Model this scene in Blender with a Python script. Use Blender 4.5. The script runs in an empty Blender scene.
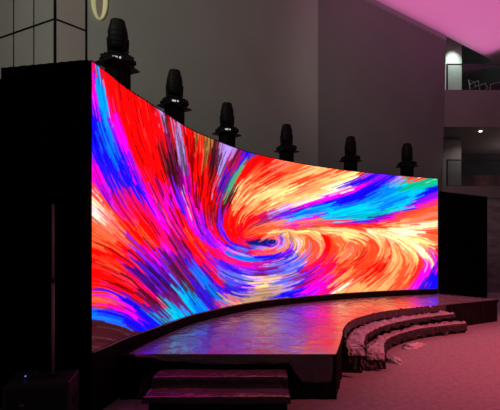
import bpy, bmesh, math, random
import numpy as np
from mathutils import Vector, noise as mnoise

random.seed(7)
rng = np.random.default_rng(11)
scn = bpy.context.scene
COL = scn.collection
PI = math.pi

# ------------------------------------------------------------------ helpers
def s2l(c):
    c = c / 255.0
    return c / 12.92 if c <= 0.04045 else ((c + 0.055) / 1.055) ** 2.4

def rgb(r, g, b):
    return (s2l(r), s2l(g), s2l(b), 1.0)

def link(o, parent=None):
    COL.objects.link(o)
    if parent is not None:
        o.parent = parent
    return o

def mesh_obj(name, verts, faces, mat, parent=None, smooth=False):
    me = bpy.data.meshes.new(name)
    me.from_pydata([tuple(v) for v in verts], [], [tuple(f) for f in faces])
    me.update()
    if mat:
        me.materials.append(mat)
    if smooth:
        for p in me.polygons:
            p.use_smooth = True
    return link(bpy.data.objects.new(name, me), parent)

def bm_obj(name, bm, mat, parent=None, smooth=False, bevel=0.0, segs=2):
    me = bpy.data.meshes.new(name)
    bmesh.ops.recalc_face_normals(bm, faces=bm.faces)
    bm.to_mesh(me)
    bm.free()
    me.materials.append(mat)
    if smooth:
        for p in me.polygons:
            p.use_smooth = True
    o = link(bpy.data.objects.new(name, me), parent)
    if bevel:
        m = o.modifiers.new('bevel', 'BEVEL')
        m.width = bevel
        m.segments = segs
        m.limit_method = 'ANGLE'
    return o

def empty(name, loc=(0, 0, 0), rz=0.0):
    o = bpy.data.objects.new(name, None)
    o.empty_display_size = 0.1
    link(o)
    o.location = loc
    o.rotation_euler = (0, 0, rz)
    return o

def tag(o, label=None, cat=None, group=None, kind=None):
    if label: o['label'] = label
    if cat: o['category'] = cat
    if group: o['group'] = group
    if kind: o['kind'] = kind
    return o

def bx(bm, c, s, rz=0.0):
    """box centred at c with full size s, turned by rz"""
    vs = []
    ca, sa = math.cos(rz), math.sin(rz)
    for dz in (-.5, .5):
        for dx, dy in ((-.5, -.5), (.5, -.5), (.5, .5), (-.5, .5)):
            x, y = dx * s[0], dy * s[1]
            vs.append(bm.verts.new((c[0] + x * ca - y * sa, c[1] + x * sa + y * ca, c[2] + dz * s[2])))
    for f in ((3, 2, 1, 0), (4, 5, 6, 7), (0, 1, 5, 4), (1, 2, 6, 5), (2, 3, 7, 6), (3, 0, 4, 7)):
        bm.faces.new([vs[i] for i in f])

def tube(bm, a, b, r, n=10, r2=None):
    a, b = Vector(a), Vector(b)
    d = (b - a).normalized()
    u = d.orthogonal().normalized()
    w = d.cross(u)
    r2 = r if r2 is None else r2
    A = [bm.verts.new(a + (u * math.cos(t) + w * math.sin(t)) * r) for t in [2 * PI * i / n for i in range(n)]]
    B = [bm.verts.new(b + (u * math.cos(t) + w * math.sin(t)) * r2) for t in [2 * PI * i / n for i in range(n)]]
    for i in range(n):
        j = (i + 1) % n
        bm.faces.new((A[i], A[j], B[j], B[i]))
    bm.faces.new(A[::-1])
    bm.faces.new(B)

def prism(bm, pts, z0, z1):
    A = [bm.verts.new((p[0], p[1], z0)) for p in pts]
    B = [bm.verts.new((p[0], p[1], z1)) for p in pts]
    n = len(pts)
    for i in range(n):
        j = (i + 1) % n
        bm.faces.new((A[i], A[j], B[j], B[i]))
    bm.faces.new(A[::-1])
    bm.faces.new(B)

def rings(bm, profile, power=2.6, n=28, sx=1.0, sy=1.0, cap=True):
    """stack of super-ellipse rings: profile = [(radius, z)]"""
    R = []
    for r, z in profile:
        ring = []
        for i in range(n):
            t = 2 * PI * i / n
            c, s = math.cos(t), math.sin(t)
            x = math.copysign(abs(c) ** (2 / power), c) * r * sx
            y = math.copysign(abs(s) ** (2 / power), s) * r * sy
            ring.append(bm.verts.new((x, y, z)))
        R.append(ring)
    for a, b in zip(R, R[1:]):
        for i in range(n):
            j = (i + 1) % n
            bm.faces.new((a[i], a[j], b[j], b[i]))
    if cap:
        bm.faces.new(R[0][::-1])
        bm.faces.new(R[-1])

def spline(P, m):
    """Catmull-Rom through P, resampled to m points at even arc length (2-D)"""
    P = [np.array(p, float) for p in P]
    Q = [2 * P[0] - P[1]] + P + [2 * P[-1] - P[-2]]
    out = []
    for i in range(1, len(Q) - 2):
        p0, p1, p2, p3 = Q[i - 1:i + 3]
        for t in np.linspace(0, 1, 40, endpoint=False):
            out.append(.5 * (2 * p1 + (p2 - p0) * t + (2 * p0 - 5 * p1 + 4 * p2 - p3) * t * t + (3 * p1 - p0 - 3 * p2 + p3) * t ** 3))
    out.append(P[-1])
    return resample(out, m)

def resample(pts, m):
    A = np.array(pts, float)
    d = np.r_[0, np.cumsum(np.linalg.norm(np.diff(A, axis=0), axis=1))]
    t = np.linspace(0, d[-1], m)
    return np.stack([np.interp(t, d, A[:, 0]), np.interp(t, d, A[:, 1])], 1)

def offset(path, d):
    """shift a 2-D path by d to the right of its direction"""
    T = np.gradient(path, axis=0)
    T /= np.linalg.norm(T, axis=1)[:, None]
    return path + np.stack([T[:, 1], -T[:, 0]], 1) * d

def fbm(x, y, z=0.0, o=4):
    return mnoise.fractal(Vector((x, y, z)), 1.0, 2.1, o)

# ---------------------------------------------------------------- materials
def new_mat(name):
    m = bpy.data.materials.new(name)
    m.use_nodes = True
    nt = m.node_tree
    b = nt.nodes['Principled BSDF']
    return m, nt, b

def pmat(name, col, rough=0.6, metal=0.0, spec=0.5, var=0.0, vscale=6.0, bump=0.0, bscale=40.0, coat=0.0, emit=None, estr=0.0, stretch=(1, 1, 1), detail=4.0):
    m, nt, b = new_mat(name)
    b.inputs['Base Color'].default_value = col
    b.inputs['Roughness'].default_value = rough
    b.inputs['Metallic'].default_value = metal
    b.inputs['Specular IOR Level'].default_value = spec
    b.inputs['Coat Weight'].default_value = coat
    tc = nt.nodes.new('ShaderNodeTexCoord')
    mp = nt.nodes.new('ShaderNodeMapping')
    mp.inputs['Scale'].default_value = stretch
    nt.links.new(tc.outputs['Object'], mp.inputs['Vector'])
    if var:
        n = nt.nodes.new('ShaderNodeTexNoise')
        n.inputs['Scale'].default_value = vscale
        n.inputs['Detail'].default_value = detail
        nt.links.new(mp.outputs['Vector'], n.inputs['Vector'])
        r = nt.nodes.new('ShaderNodeValToRGB')
        r.color_ramp.elements[0].position = .3
        r.color_ramp.elements[1].position = .7
        r.color_ramp.elements[0].color = tuple(c * (1 - var) for c in col[:3]) + (1,)
        r.color_ramp.elements[1].color = tuple(min(1, c * (1 + var)) for c in col[:3]) + (1,)
        nt.links.new(n.outputs['Fac'], r.inputs['Fac'])
        nt.links.new(r.outputs['Color'], b.inputs['Base Color'])
    if bump:
        n2 = nt.nodes.new('ShaderNodeTexNoise')
        n2.inputs['Scale'].default_value = bscale
        n2.inputs['Detail'].default_value = 5
        nt.links.new(mp.outputs['Vector'], n2.inputs['Vector'])
        bp = nt.nodes.new('ShaderNodeBump')
        bp.inputs['Strength'].default_value = bump
        bp.inputs['Distance'].default_value = .02
        nt.links.new(n2.outputs['Fac'], bp.inputs['Height'])
        nt.links.new(bp.outputs['Normal'], b.inputs['Normal'])
    if emit:
        b.inputs['Emission Color'].default_value = emit
        b.inputs['Emission Strength'].default_value = estr
    return m

M = {}
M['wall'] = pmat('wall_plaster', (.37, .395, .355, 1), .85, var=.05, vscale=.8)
M['wall_right'] = pmat('wall_plaster_shaded', (.185, .195, .18, 1), .85, var=.05, vscale=.8)  # same plaster, darkened: shade beside the pink ceiling put into the colour
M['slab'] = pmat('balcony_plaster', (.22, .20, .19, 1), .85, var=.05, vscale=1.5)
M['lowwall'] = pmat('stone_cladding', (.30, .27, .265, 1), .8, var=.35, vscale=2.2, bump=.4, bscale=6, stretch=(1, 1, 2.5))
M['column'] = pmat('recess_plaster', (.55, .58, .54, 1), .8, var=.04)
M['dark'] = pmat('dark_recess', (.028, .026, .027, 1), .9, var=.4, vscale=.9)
M['red_reflection'] = pmat('painted_red_reflection', (.12, .04, .045, 1), .9, var=.7, vscale=1.3)  # red reflection in the railing glass, painted as a mottled panel colour
M['ceil'] = pmat('ceiling_plaster', (.75, .62, .72, 1), .9, var=.02, vscale=.5)
M['panel'] = pmat('cladding_panel', (.47, .46, .41, 1), .45, var=.05, vscale=1.2)
M['joint'] = pmat('panel_joint', (.008, .008, .009, 1), .9, spec=.1)
M['black'] = pmat('black_paint', (.006, .006, .007, 1), .75, spec=.2)
M['drape'] = pmat('black_drape', (.003, .0027, .003, 1), .97, spec=.05, var=.3, vscale=8, stretch=(6, 6, .4))
M['skirt'] = pmat('black_skirt', (.007, .006, .0065, 1), .85, spec=.15, var=.4, vscale=6)
M['lampblack'] = pmat('lamp_black', (.006, .005, .0055, 1), .6, spec=.22, bump=.25, bscale=14)
M['platemetal'] = pmat('plate_metal', (.03, .022, .024, 1), .45, metal=.3)
M['glassdark'] = pmat('lens_glass', (.01, .01, .015, 1), .1, spec=.6)
M['display'] = pmat('display_white', (.6, .6, .6, 1), .5, emit=(1, .95, .92, 1), estr=.45)
M['blueled'] = pmat('blue_indicator', (.05, .08, .5, 1), .4, emit=(.10, .16, 1, 1), estr=1.6)
M['greyled'] = pmat('badge_grey', (.15, .15, .16, 1), .5)
M['polemetal'] = pmat('pole_metal', (.55, .28, .31, 1), .5, metal=.4)
M['subblack'] = pmat('speaker_black', (.04, .028, .03, 1), .5, spec=.4, bump=.2, bscale=120)
M['grille'] = pmat('speaker_grille', (.006, .006, .006, 1), .7, bump=.5, bscale=220)
M['trim'] = pmat('trim_metal', (.45, .40, .42, 1), .4, metal=.6)
M['rail'] = pmat('rail_metal', (.06, .065, .065, 1), .4, metal=.5)
M['chrome'] = pmat('chair_chrome', (.6, .62, .62, 1), .3, metal=.9)
M['seatgrey'] = pmat('chair_fabric', (.05, .05, .055, 1), .9)
M['lampglow'] = pmat('downlight_glow', (.9, .9, .9, 1), .5, emit=(1, .97, .95, 1), estr=3.5)
M['cream'] = pmat('cream_rim', (.75, .70, .46, 1), .6, emit=rgb(215, 210, 150), estr=.32)
M['creamface'] = pmat('olive_face', (.42, .40, .32, 1), .7)

# carpet floor
m, nt, b = new_mat('floor_carpet')
b.inputs['Roughness'].default_value = .95
b.inputs['Specular IOR Level'].default_value = .15
tc = nt.nodes.new('ShaderNodeTexCoord')
n1 = nt.nodes.new('ShaderNodeTexNoise'); n1.inputs['Scale'].default_value = 14; n1.inputs['Detail'].default_value = 8; n1.inputs['Roughness'].default_value = .75
n2 = nt.nodes.new('ShaderNodeTexNoise'); n2.inputs['Scale'].default_value = 160; n2.inputs['Detail'].default_value = 3
for n in (n1, n2): nt.links.new(tc.outputs['Object'], n.inputs['Vector'])
r = nt.nodes.new('ShaderNodeValToRGB')
r.color_ramp.elements[0].position = .32; r.color_ramp.elements[0].color = (.38, .33, .34, 1)
r.color_ramp.elements[1].position = .68; r.color_ramp.elements[1].color = (.62, .55, .56, 1)
nt.links.new(n1.outputs['Fac'], r.inputs['Fac'])
nt.links.new(r.outputs['Color'], b.inputs['Base Color'])
bp = nt.nodes.new('ShaderNodeBump'); bp.inputs['Strength'].default_value = .5; bp.inputs['Distance'].default_value = .01
nt.links.new(n2.outputs['Fac'], bp.inputs['Height']); nt.links.new(bp.outputs['Normal'], b.inputs['Normal'])
M['floor'] = m

def film_mat(name, col, rough, bump, scale, transp=0.0, spec=.5, coat=.0, stretch=(1, 1, 1), warp=1.2):
    """wrinkled protective plastic: ridged noise bump over a satin coat, optionally see-through"""
    m, nt, b = new_mat(name)
    b.inputs['Base Color'].default_value = col
    b.inputs['Roughness'].default_value = rough
    b.inputs['Specular IOR Level'].default_value = spec
    b.inputs['Coat Weight'].default_value = coat
    b.inputs['Coat Roughness'].default_value = .12
    tc = nt.nodes.new('ShaderNodeTexCoord')
    mp = nt.nodes.new('ShaderNodeMapping'); mp.inputs['Scale'].default_value = stretch
    nt.links.new(tc.outputs['Object'], mp.inputs['Vector'])
    nz = nt.nodes.new('ShaderNodeTexNoise'); nz.inputs['Scale'].default_value = scale; nz.inputs['Detail'].default_value = 5
    nz.inputs['Distortion'].default_value = warp
    nt.links.new(mp.outputs['Vector'], nz.inputs['Vector'])
    a = nt.nodes.new('ShaderNodeMath'); a.operation = 'SUBTRACT'; a.inputs[1].default_value = .5
    nt.links.new(nz.outputs['Fac'], a.inputs[0])
    ab = nt.nodes.new('ShaderNodeMath'); ab.operation = 'ABSOLUTE'
    nt.links.new(a.outputs[0], ab.inputs[0])
    pw = nt.nodes.new('ShaderNodeMath'); pw.operation = 'POWER'; pw.inputs[1].default_value = .6
    nt.links.new(ab.outputs[0], pw.inputs[0])
    bp = nt.nodes.new('ShaderNodeBump'); bp.inputs['Strength'].default_value = bump; bp.inputs['Distance'].default_value = .03
    bp.invert = True
    # sharp creases
    vz = nt.nodes.new('ShaderNodeTexVoronoi'); vz.feature = 'DISTANCE_TO_EDGE'; vz.inputs['Scale'].default_value = scale * .55
    mw = nt.nodes.new('ShaderNodeMix'); mw.data_type = 'VECTOR'; mw.inputs[0].default_value = .38
    nt.links.new(mp.outputs['Vector'], mw.inputs[4]); nt.links.new(nz.outputs['Color'], mw.inputs[5])
    nt.links.new(mw.outputs[1], vz.inputs['Vector'])
    cr = nt.nodes.new('ShaderNodeMapRange'); cr.inputs[1].default_value = 0; cr.inputs[2].default_value = .05; cr.inputs[3].default_value = 1; cr.inputs[4].default_value = 0
    nt.links.new(vz.outputs['Distance'], cr.inputs[0])
    bp0 = nt.nodes.new('ShaderNodeBump'); bp0.inputs['Strength'].default_value = bump * .7; bp0.inputs['Distance'].default_value = .02
    nt.links.new(cr.outputs[0], bp0.inputs['Height']); nt.links.new(bp0.outputs['Normal'], bp.inputs['Normal'])
    nt.links.new(pw.outputs[0], bp.inputs['Height'])
    nt.links.new(bp.outputs['Normal'], b.inputs['Normal'])
    nt.links.new(bp.outputs['Normal'], b.inputs['Coat Normal'])
    if transp:
        out = nt.nodes['Material Output']
        tr = nt.nodes.new('ShaderNodeBsdfTransparent')
        mx = nt.nodes.new('ShaderNodeMixShader'); mx.inputs[0].default_value = 1 - transp
        nt.links.new(tr.outputs[0], mx.inputs[1]); nt.links.new(b.outputs[0], mx.inputs[2])
        nt.links.new(mx.outputs[0], out.inputs['Surface'])
    return m

M['film'] = film_mat('stage_film', (.42, .36, .38, 1), .21, .30, 2.6, spec=.8, coat=.65, stretch=(1, 1, 1))
M['film_step'] = film_mat('step_film', (.66, .56, .58, 1), .30, .6, 7, spec=.6, coat=.3)
M['film_clear'] = film_mat('clear_film', (.30, .27, .29, 1), .25, .5, 6, transp=.72, spec=.8, coat=.5)
M['film_riser_shaded'] = film_mat('riser_film_shaded', (.030, .022, .025, 1), .42, .6, 9, spec=.45, coat=.05)  # dark copy of the step film, shade of upright faces put into its colour
M['film_tread_sheen'] = film_mat('tread_film_sheen', (.26, .14, .20, 1), .20, .20, 5, spec=1.0, coat=1.0)  # magenta sheen from the screen tinted into the base colour
M['film_dark'] = film_mat('dark_film', (.075, .055, .062, 1), .24, .25, 6, spec=.7, coat=.4)

def glass_mat():
    m = bpy.data.materials.new('railing_glass'); m.use_nodes = True
    nt = m.node_tree
    nt.nodes.remove(nt.nodes['Principled BSDF'])
    out = nt.nodes['Material Output']
    tr = nt.nodes.new('ShaderNodeBsdfTransparent'); tr.inputs[0].default_value = (.80, .86, .85, 1)
    gl = nt.nodes.new('ShaderNodeBsdfGlossy'); gl.inputs['Roughness'].default_value = .03
    fr = nt.nodes.new('ShaderNodeFresnel'); fr.inputs['IOR'].default_value = 1.33
    mx = nt.nodes.new('ShaderNodeMixShader')
    nt.links.new(fr.outputs[0], mx.inputs[0]); nt.links.new(tr.outputs[0], mx.inputs[1]); nt.links.new(gl.outputs[0], mx.inputs[2])
    nt.links.new(mx.outputs[0], out.inputs['Surface'])
    return m
M['glass'] = glass_mat()

# ------------------------------------------------------------------- camera
EYE = 1.6
cam = bpy.data.cameras.new('camera')
co = link(bpy.data.objects.new('camera', cam))
co.location = (0, 0, EYE)
co.rotation_euler = (PI / 2, 0, 0)
cam.sensor_width = 36
cam.lens = 28.8            # 400 px focal length on a 500 px frame
cam.shift_y = .09
cam.clip_end = 200
scn.camera = co

# ------------------------------------------------------------ the LED picture
# swirl picture shown by the display: a flow field and a palette map, both in
# the picture's own 356 x 298 layout (left/top corner 88, 58)
PAL = dict(R=(250, 8, 10), Q=(205, 12, 25), B=(22, 10, 250), C=(12, 120, 252), c=(0, 165, 252), T=(0, 208, 232), G=(10, 200, 150),
           M=(250, 5, 225), V=(140, 20, 240), v=(55, 22, 215), P=(250, 12, 112), p=(255, 60, 90), O=(255, 98, 52), o=(255, 70, 35),
           S=(255, 128, 95), K=(255, 222, 145), k=(255, 178, 105), W=(255, 242, 218), D=(95, 18, 30), d=(70, 22, 32), L=(190, 150, 232),
           l=(98, 108, 236), N=(12, 22, 125), t=(205, 155, 118), u=(185, 130, 62), g=(82, 168, 118), x=(120, 40, 90), w=(250, 205, 225), m=(185, 15, 110), n=(110, 22, 110))
PTS = """144,213R 126,217R 162,212p 173,235P 187,227R 195,249R 198,184R 195,192R 213,202R 216,231R 222,235R 227,238R 234,217R 177,202V 192,240R 183,236R 200,196R 208,185R 152,232R 158,228P 168,215P 150,222R 140,222R 126,160B 133,178B 140,190B 146,198B 120,168B 123,172B 136,183B 129,168B 94,66P 97,72c 99,80c 103,95c 106,110c 109,130C 94,85V 94,100M 94,115B 96,128B 100,105c 99,120B 105,75R 120,90R 115,105R 140,110R 113,125V 119,128M 113,116M 126,125R 150,125R
112,82R 100,68R 130,97R 108,95R 126,108R 135,120R 145,105R 152,105Q 157,112Q 160,108L 161,114L 163,120D 166,112D 168,118D 172,120R 170,112Q 158,128R 168,130D 171,128Q
93,140B 98,150B 104,145C 110,155C 108,165B 112,140C 116,140V 118,160B 124,175B 130,185B 137,192B 122,140M 128,155M 133,165V 137,175V 131,170M 145,190V 150,195M 140,205P 132,197P 94,165M 96,178M 102,185M 110,198V
105,160B 100,160B 113,170B 110,180v 120,185v 126,165B 115,190V 122,200P 93,188p 94,195W 99,203W 105,205o 140,150R 150,165R 157,180R 135,138R 155,145R 145,135R 148,155R 165,165D 170,180D 172,150x 166,140m 168,155D 163,150Q 160,170R 172,192M 165,200M 172,205V 155,200M 158,192P 143,180P 148,182R 135,155R
92,213W 100,218w 110,215S 108,228S 103,222W 113,232S 95,225O 92,232O 100,240O 120,235S 115,222p 120,212P 130,212P 135,220O 145,235O 140,240R 130,245R 135,228R 150,215P 157,215M 163,212V 165,225M 172,225M 150,225R 155,245R 148,245R
125,222R 140,215R 128,235o 122,245R 160,250V 168,250M 172,255V 160,235P 167,240P 150,255M 145,255V 140,262V 135,268V 145,275v 155,275v 165,270V 150,265V 158,262V 172,275n 168,265x 172,265n 95,250R 110,250R 120,258R 130,258R 125,265R 93,245O 105,258o 100,265R 95,262Q 115,270o 92,275R 110,278R 125,275P 130,280R
95,288R 110,285R 95,297O 108,298O 92,305o 105,305R 102,292o 93,312C 105,312B 115,316B 98,316C 108,318C 125,320B 135,325B 143,330B 120,305M 118,300M 127,309M 134,315M 120,294B 130,303B 140,312B 150,322B 157,327B 148,328B 135,298m 140,302D 130,290R 137,288P 145,295m 150,292P 142,288P 150,305n 155,310n 160,315v 160,305D 165,322D 150,285V 157,290V 155,298D 163,295n 167,300D 172,295n
93,325d 110,325d 110,330d 100,335d 100,340d 120,328d 125,332d 135,333d 93,348d 93,335d 168,309T 172,313T 162,322T 172,320c 145,316B 152,315v
176,125L 180,140L 183,160L 185,180M 187,192M 177,133L 176,150Q 176,165D 176,175D 178,188V 190,140R 190,160R 195,180R 200,150R 205,180R 187,130R 193,150R 200,165R 195,165R 197,135u 203,143u 207,145u 207,152u 201,137R 212,150D 213,165D 212,175D 211,157d 207,170R 216,160d 220,155x 225,152L 230,152L 226,163m 224,158L 220,170L 217,178L 222,165x 215,188R 210,192R 222,190v 225,180v 228,175Q 232,160m 235,165Q 236,158D 240,158m 246,158v 248,156B 244,163g 241,167g 238,172g 233,182g 228,190g 235,176g 237,180R 230,170D 245,170R 250,163R 255,160R 250,178O 255,175O 240,188K 247,186o 258,185k 262,178O 260,165R 240,178R
178,198V 182,210V 180,204v 187,198p 189,205w 190,210P 193,222M 196,205M 198,215M 200,225V 203,232V 207,238V 213,246V 205,200R 210,205R 209,222P 212,230P 210,212D 215,200R 220,203R 226,197D 223,205D 221,213D 219,224V 219,228v 228,215R 235,205o 245,200O 255,198K 250,195O 240,203K 235,220R 230,228R 240,215O 250,210k 260,205O 245,225R 240,225R 250,230o 258,225O 262,222m 256,235o 262,232O 250,220R 225,235R 215,235P 230,244v 226,241V 235,240R 240,248C 235,246B 258,242N 262,242N 235,256C 245,258C 240,253L 258,260v 250,258C 255,252p 262,252S 245,252P 245,240P 190,240R 200,250R 205,258R 185,225R 188,232o 195,245o 178,215P 178,230m 180,245m 178,258n 185,258B 195,258V 215,250P 225,256P 230,262P 220,262V 240,262M 210,262V 208,250R 220,248M
180,262n 185,262v 192,262V 200,262R 210,272R 217,278R 205,267R 203,256P 213,268P 222,262v 230,266v 245,264P 258,264P 250,262V 228,270B 240,270V 255,268V 198,272C 205,280C 212,290C 220,300C 202,278C 207,270v 213,280v 219,288v 190,275n 187,268m 185,285D 188,280D 195,285v 200,295v 206,300v 210,302v 183,290c 190,290c 197,300c 193,295c 203,308C 185,298T 188,302T 190,306c 178,300n 180,310c 176,314T 178,317T 195,310C 225,280l 235,277l 245,280l 230,275l 230,288v 240,290v 247,288V 238,284v 225,292V 235,297v 228,302t 235,303S 225,304R 245,295L 255,290t 262,285K 255,283K 255,278w 262,278w 260,272V 250,274l 255,298t 262,295t 245,302t 262,300t
268,158R 275,165S 285,165S 270,175R 280,175O 292,168O 300,170O 315,170k 320,168K 310,172K 295,175k 285,182k 275,185O 270,190K 280,187K 305,178o 298,183o 312,176O 320,176k 330,172O 340,172K 350,175K 335,180K 328,182k 320,185k 345,178K 350,170o 340,169o 300,190S 310,192k 290,195K 295,190K 275,200K 268,200k 285,200k 300,200K 292,203K 315,195K 322,190K 330,190W 340,190w 348,188W 335,186W 350,184v 353,180V 325,195W 310,200W 300,203w 290,208L 280,213L 270,217m 300,208M 310,204M 320,200M 340,194M 330,197M 352,189M 290,212v 275,218V 282,216V 305,208B 315,205C 325,203B 340,200B 350,197B 345,202B 330,207C 300,213C 290,218T 300,217T 295,215C 310,212C 320,212C 330,215T 325,209T 345,210T 353,205C 350,215T 335,220T 340,215c 320,216V 310,217M 295,221S 280,222t 310,222S 320,220p 330,222p 345,222P 270,223S 300,223M 287,223L
255,242N 273,242N 265,236O 272,236S 257,237R 256,247l 262,247L 268,248S 274,248S 266,252P 259,240N 264,243N 268,227O 280,228O 292,226M 300,228p 320,228O 310,226O 340,225R 270,234K 285,232K 300,233K 315,230K 330,230K 345,235K 352,240K 338,232K 275,238O 290,236k 305,237k 268,242N 280,242V 284,244L 278,246L 272,248V 268,252S 278,252S 285,248S 290,242k 290,250V 295,246W 297,248w 300,243k 302,250W 305,243o 310,240O 315,248o 310,252O 310,258O 320,240k 323,247K 328,242R 333,250o 335,240O 345,245O 350,250S 325,258R 335,262R 340,255k 350,262O 345,270R 335,272O 350,278O 340,280k 350,285S 335,288R 342,288W 338,292K 352,290k 345,290k 315,262P 320,255p 325,250R 310,262V 305,258L 300,254L 295,258v 285,257v 275,258v 267,258B 268,264m 275,263L 285,264l 300,263l 295,262l 290,268w 280,270l 270,270n 300,270v 310,270V 318,268P 322,274P 325,266P 312,275V 300,276m 285,275V 290,272l 275,276t 267,275D 268,282K 280,282l 275,287t 267,290t 278,279L 290,280l 300,283v 310,282m 315,288M 322,284M 320,292M 318,280M 330,280P 328,290P 335,285R 308,290M 300,290B 290,294B 283,296B 295,293B 280,292L 295,288l 285,288L 310,294V 272,296t
357,172k 360,176W 365,173o 375,174V 370,178v 380,177B 360,181B 357,188M 362,186M 365,190B 357,198B 375,185B 385,180B 385,176V 395,175V 388,184B 397,180L 372,192B 380,190C 390,185c 395,190c 402,182T 410,177g 404,180t 408,175o 416,178o 425,177R 428,178W 435,180G 425,182G 415,182G 420,185G 405,187G 400,190T 410,190T 395,195c 390,200c 380,203C 370,200C 375,197c 365,205T 360,210T 375,208T 385,207C 395,203C 405,198c 415,195T 410,200T 425,187G 435,185G 438,182G 425,192B 432,190B 438,187B 420,196T 430,197V 437,194V 433,194V 420,201V 425,203M 415,204v 435,202p 410,208v 405,210M 400,207T 395,210T 390,213v 380,213G 370,215T 360,218T 375,219v 390,217M 380,217v 365,222V 358,223P 372,222P 385,221p 400,215p 395,219p 410,212o 420,208o 430,208O 437,210O 437,220O 425,215S 432,214S 410,220O 415,216O 400,222k 385,226O 370,226R 395,225K 410,226W 405,224K 425,224W 418,222S 435,222K 360,228o
360,226O 365,231K 380,231K 400,226S 415,225S 430,226W 435,230o 420,229K 395,232W 405,232W 415,233W 385,234K 430,236S 425,240K 437,240O 360,236K 375,235W 385,237K 395,240W 390,238K 405,245K 400,243W 415,247K 420,250W 410,250K 430,250S 432,245K 437,250R 425,257K 420,254K 430,260K 432,256p 436,262M 437,268B 437,277B 430,275M 425,268M 428,264M 420,280M 425,283v 433,283B 418,287v 412,287M 437,255P 420,262o 410,258k 413,255K 400,250o 405,252k 392,248K 396,247K 388,246R 383,246k 385,250k 378,240K 378,245O 372,240o 365,240O 358,245O 365,250O 375,252o 358,260R 365,265o 370,258O 385,255O 380,268R 372,270R 390,262k 400,258k 405,265O 395,270k 385,275O 375,278o 365,275O 358,275R 360,285k 370,285k 385,285k 395,280O 405,275o 400,287O 410,275k 415,270R 415,262k 412,282p 408,284O"""
ANG = """97,75,82 100,110,80 105,145,72 98,175,68 95,200,45 120,130,70 120,175,65 135,165,65 140,110,80 120,95,80 160,110,76 160,160,74 165,190,70 150,195,62 130,195,60 110,195,62
100,215,42 120,225,48 140,225,52 160,225,58 100,245,22 120,250,35 95,270,15 115,270,25 145,260,45 165,260,52 140,280,45 95,295,3 95,312,3 115,316,15 135,325,30 125,300,30 145,310,40 160,290,45 165,315,42 100,335,5 120,285,25 150,322,38
180,140,80 185,180,80 197,140,88 207,145,92 213,165,98 225,165,113 218,182,112 240,170,124 230,188,116 250,165,135 250,180,140 262,185,152 195,180,85 205,190,97 215,150,100 232,155,118
180,205,65 190,215,72 198,220,70 205,235,58 180,235,56 195,250,52 210,215,92 220,215,95 228,200,115 235,215,118 228,232,62 245,205,135 255,215,150 240,225,100 238,234,60 248,230,140 262,225,162 240,248,15 225,248,35 215,250,45 250,258,6 235,262,18 262,242,175 256,236,160 262,252,175 246,243,20
185,260,58 200,265,52 215,275,50 200,285,54 190,295,54 180,312,50 210,295,52 225,290,35 235,280,18 230,265,30 245,270,12 260,275,177 235,300,20 245,295,2 260,290,173 255,300,170
270,160,155 280,175,155 300,185,157 330,178,161 350,175,161 275,200,153 300,205,161 330,197,162 350,190,160 290,215,164 320,212,167 345,210,165 275,222,163 310,220,172 345,222,177 320,170,160
275,230,170 300,230,174 330,228,2 350,235,12 360,238,22 283,243,115 278,240,80 290,240,60 298,240,50 300,247,110 310,245,95 315,240,35 310,255,140 300,252,140 325,243,70 327,250,115 333,258,138 290,255,155 310,262,148 280,260,165 300,270,157 320,270,145 280,275,168 300,282,160 270,285,174 320,285,143 290,292,166 340,265,142 340,285,145 350,255,140 340,243,45 345,248,120
360,248,60 365,250,125 378,241,55 372,238,35 385,247,90 360,262,143 360,280,147 375,258,135 385,256,115 375,275,142 395,265,126 398,253,80 395,240,25 405,250,45 410,246,35 425,257,42 415,232,3 430,226,175 430,240,20 400,228,0 380,232,5 410,270,118 405,285,130 395,282,133 412,258,70 418,265,105 430,270,118 425,282,125 437,268,105 437,285,110 432,258,60
360,180,150 375,185,150 390,178,150 390,200,158 370,212,168 370,195,152 410,200,158 410,185,158 425,183,162 425,195,152 435,190,165 410,210,168 430,205,165 400,218,170 430,215,168 380,220,172 438,222,172"""

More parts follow.
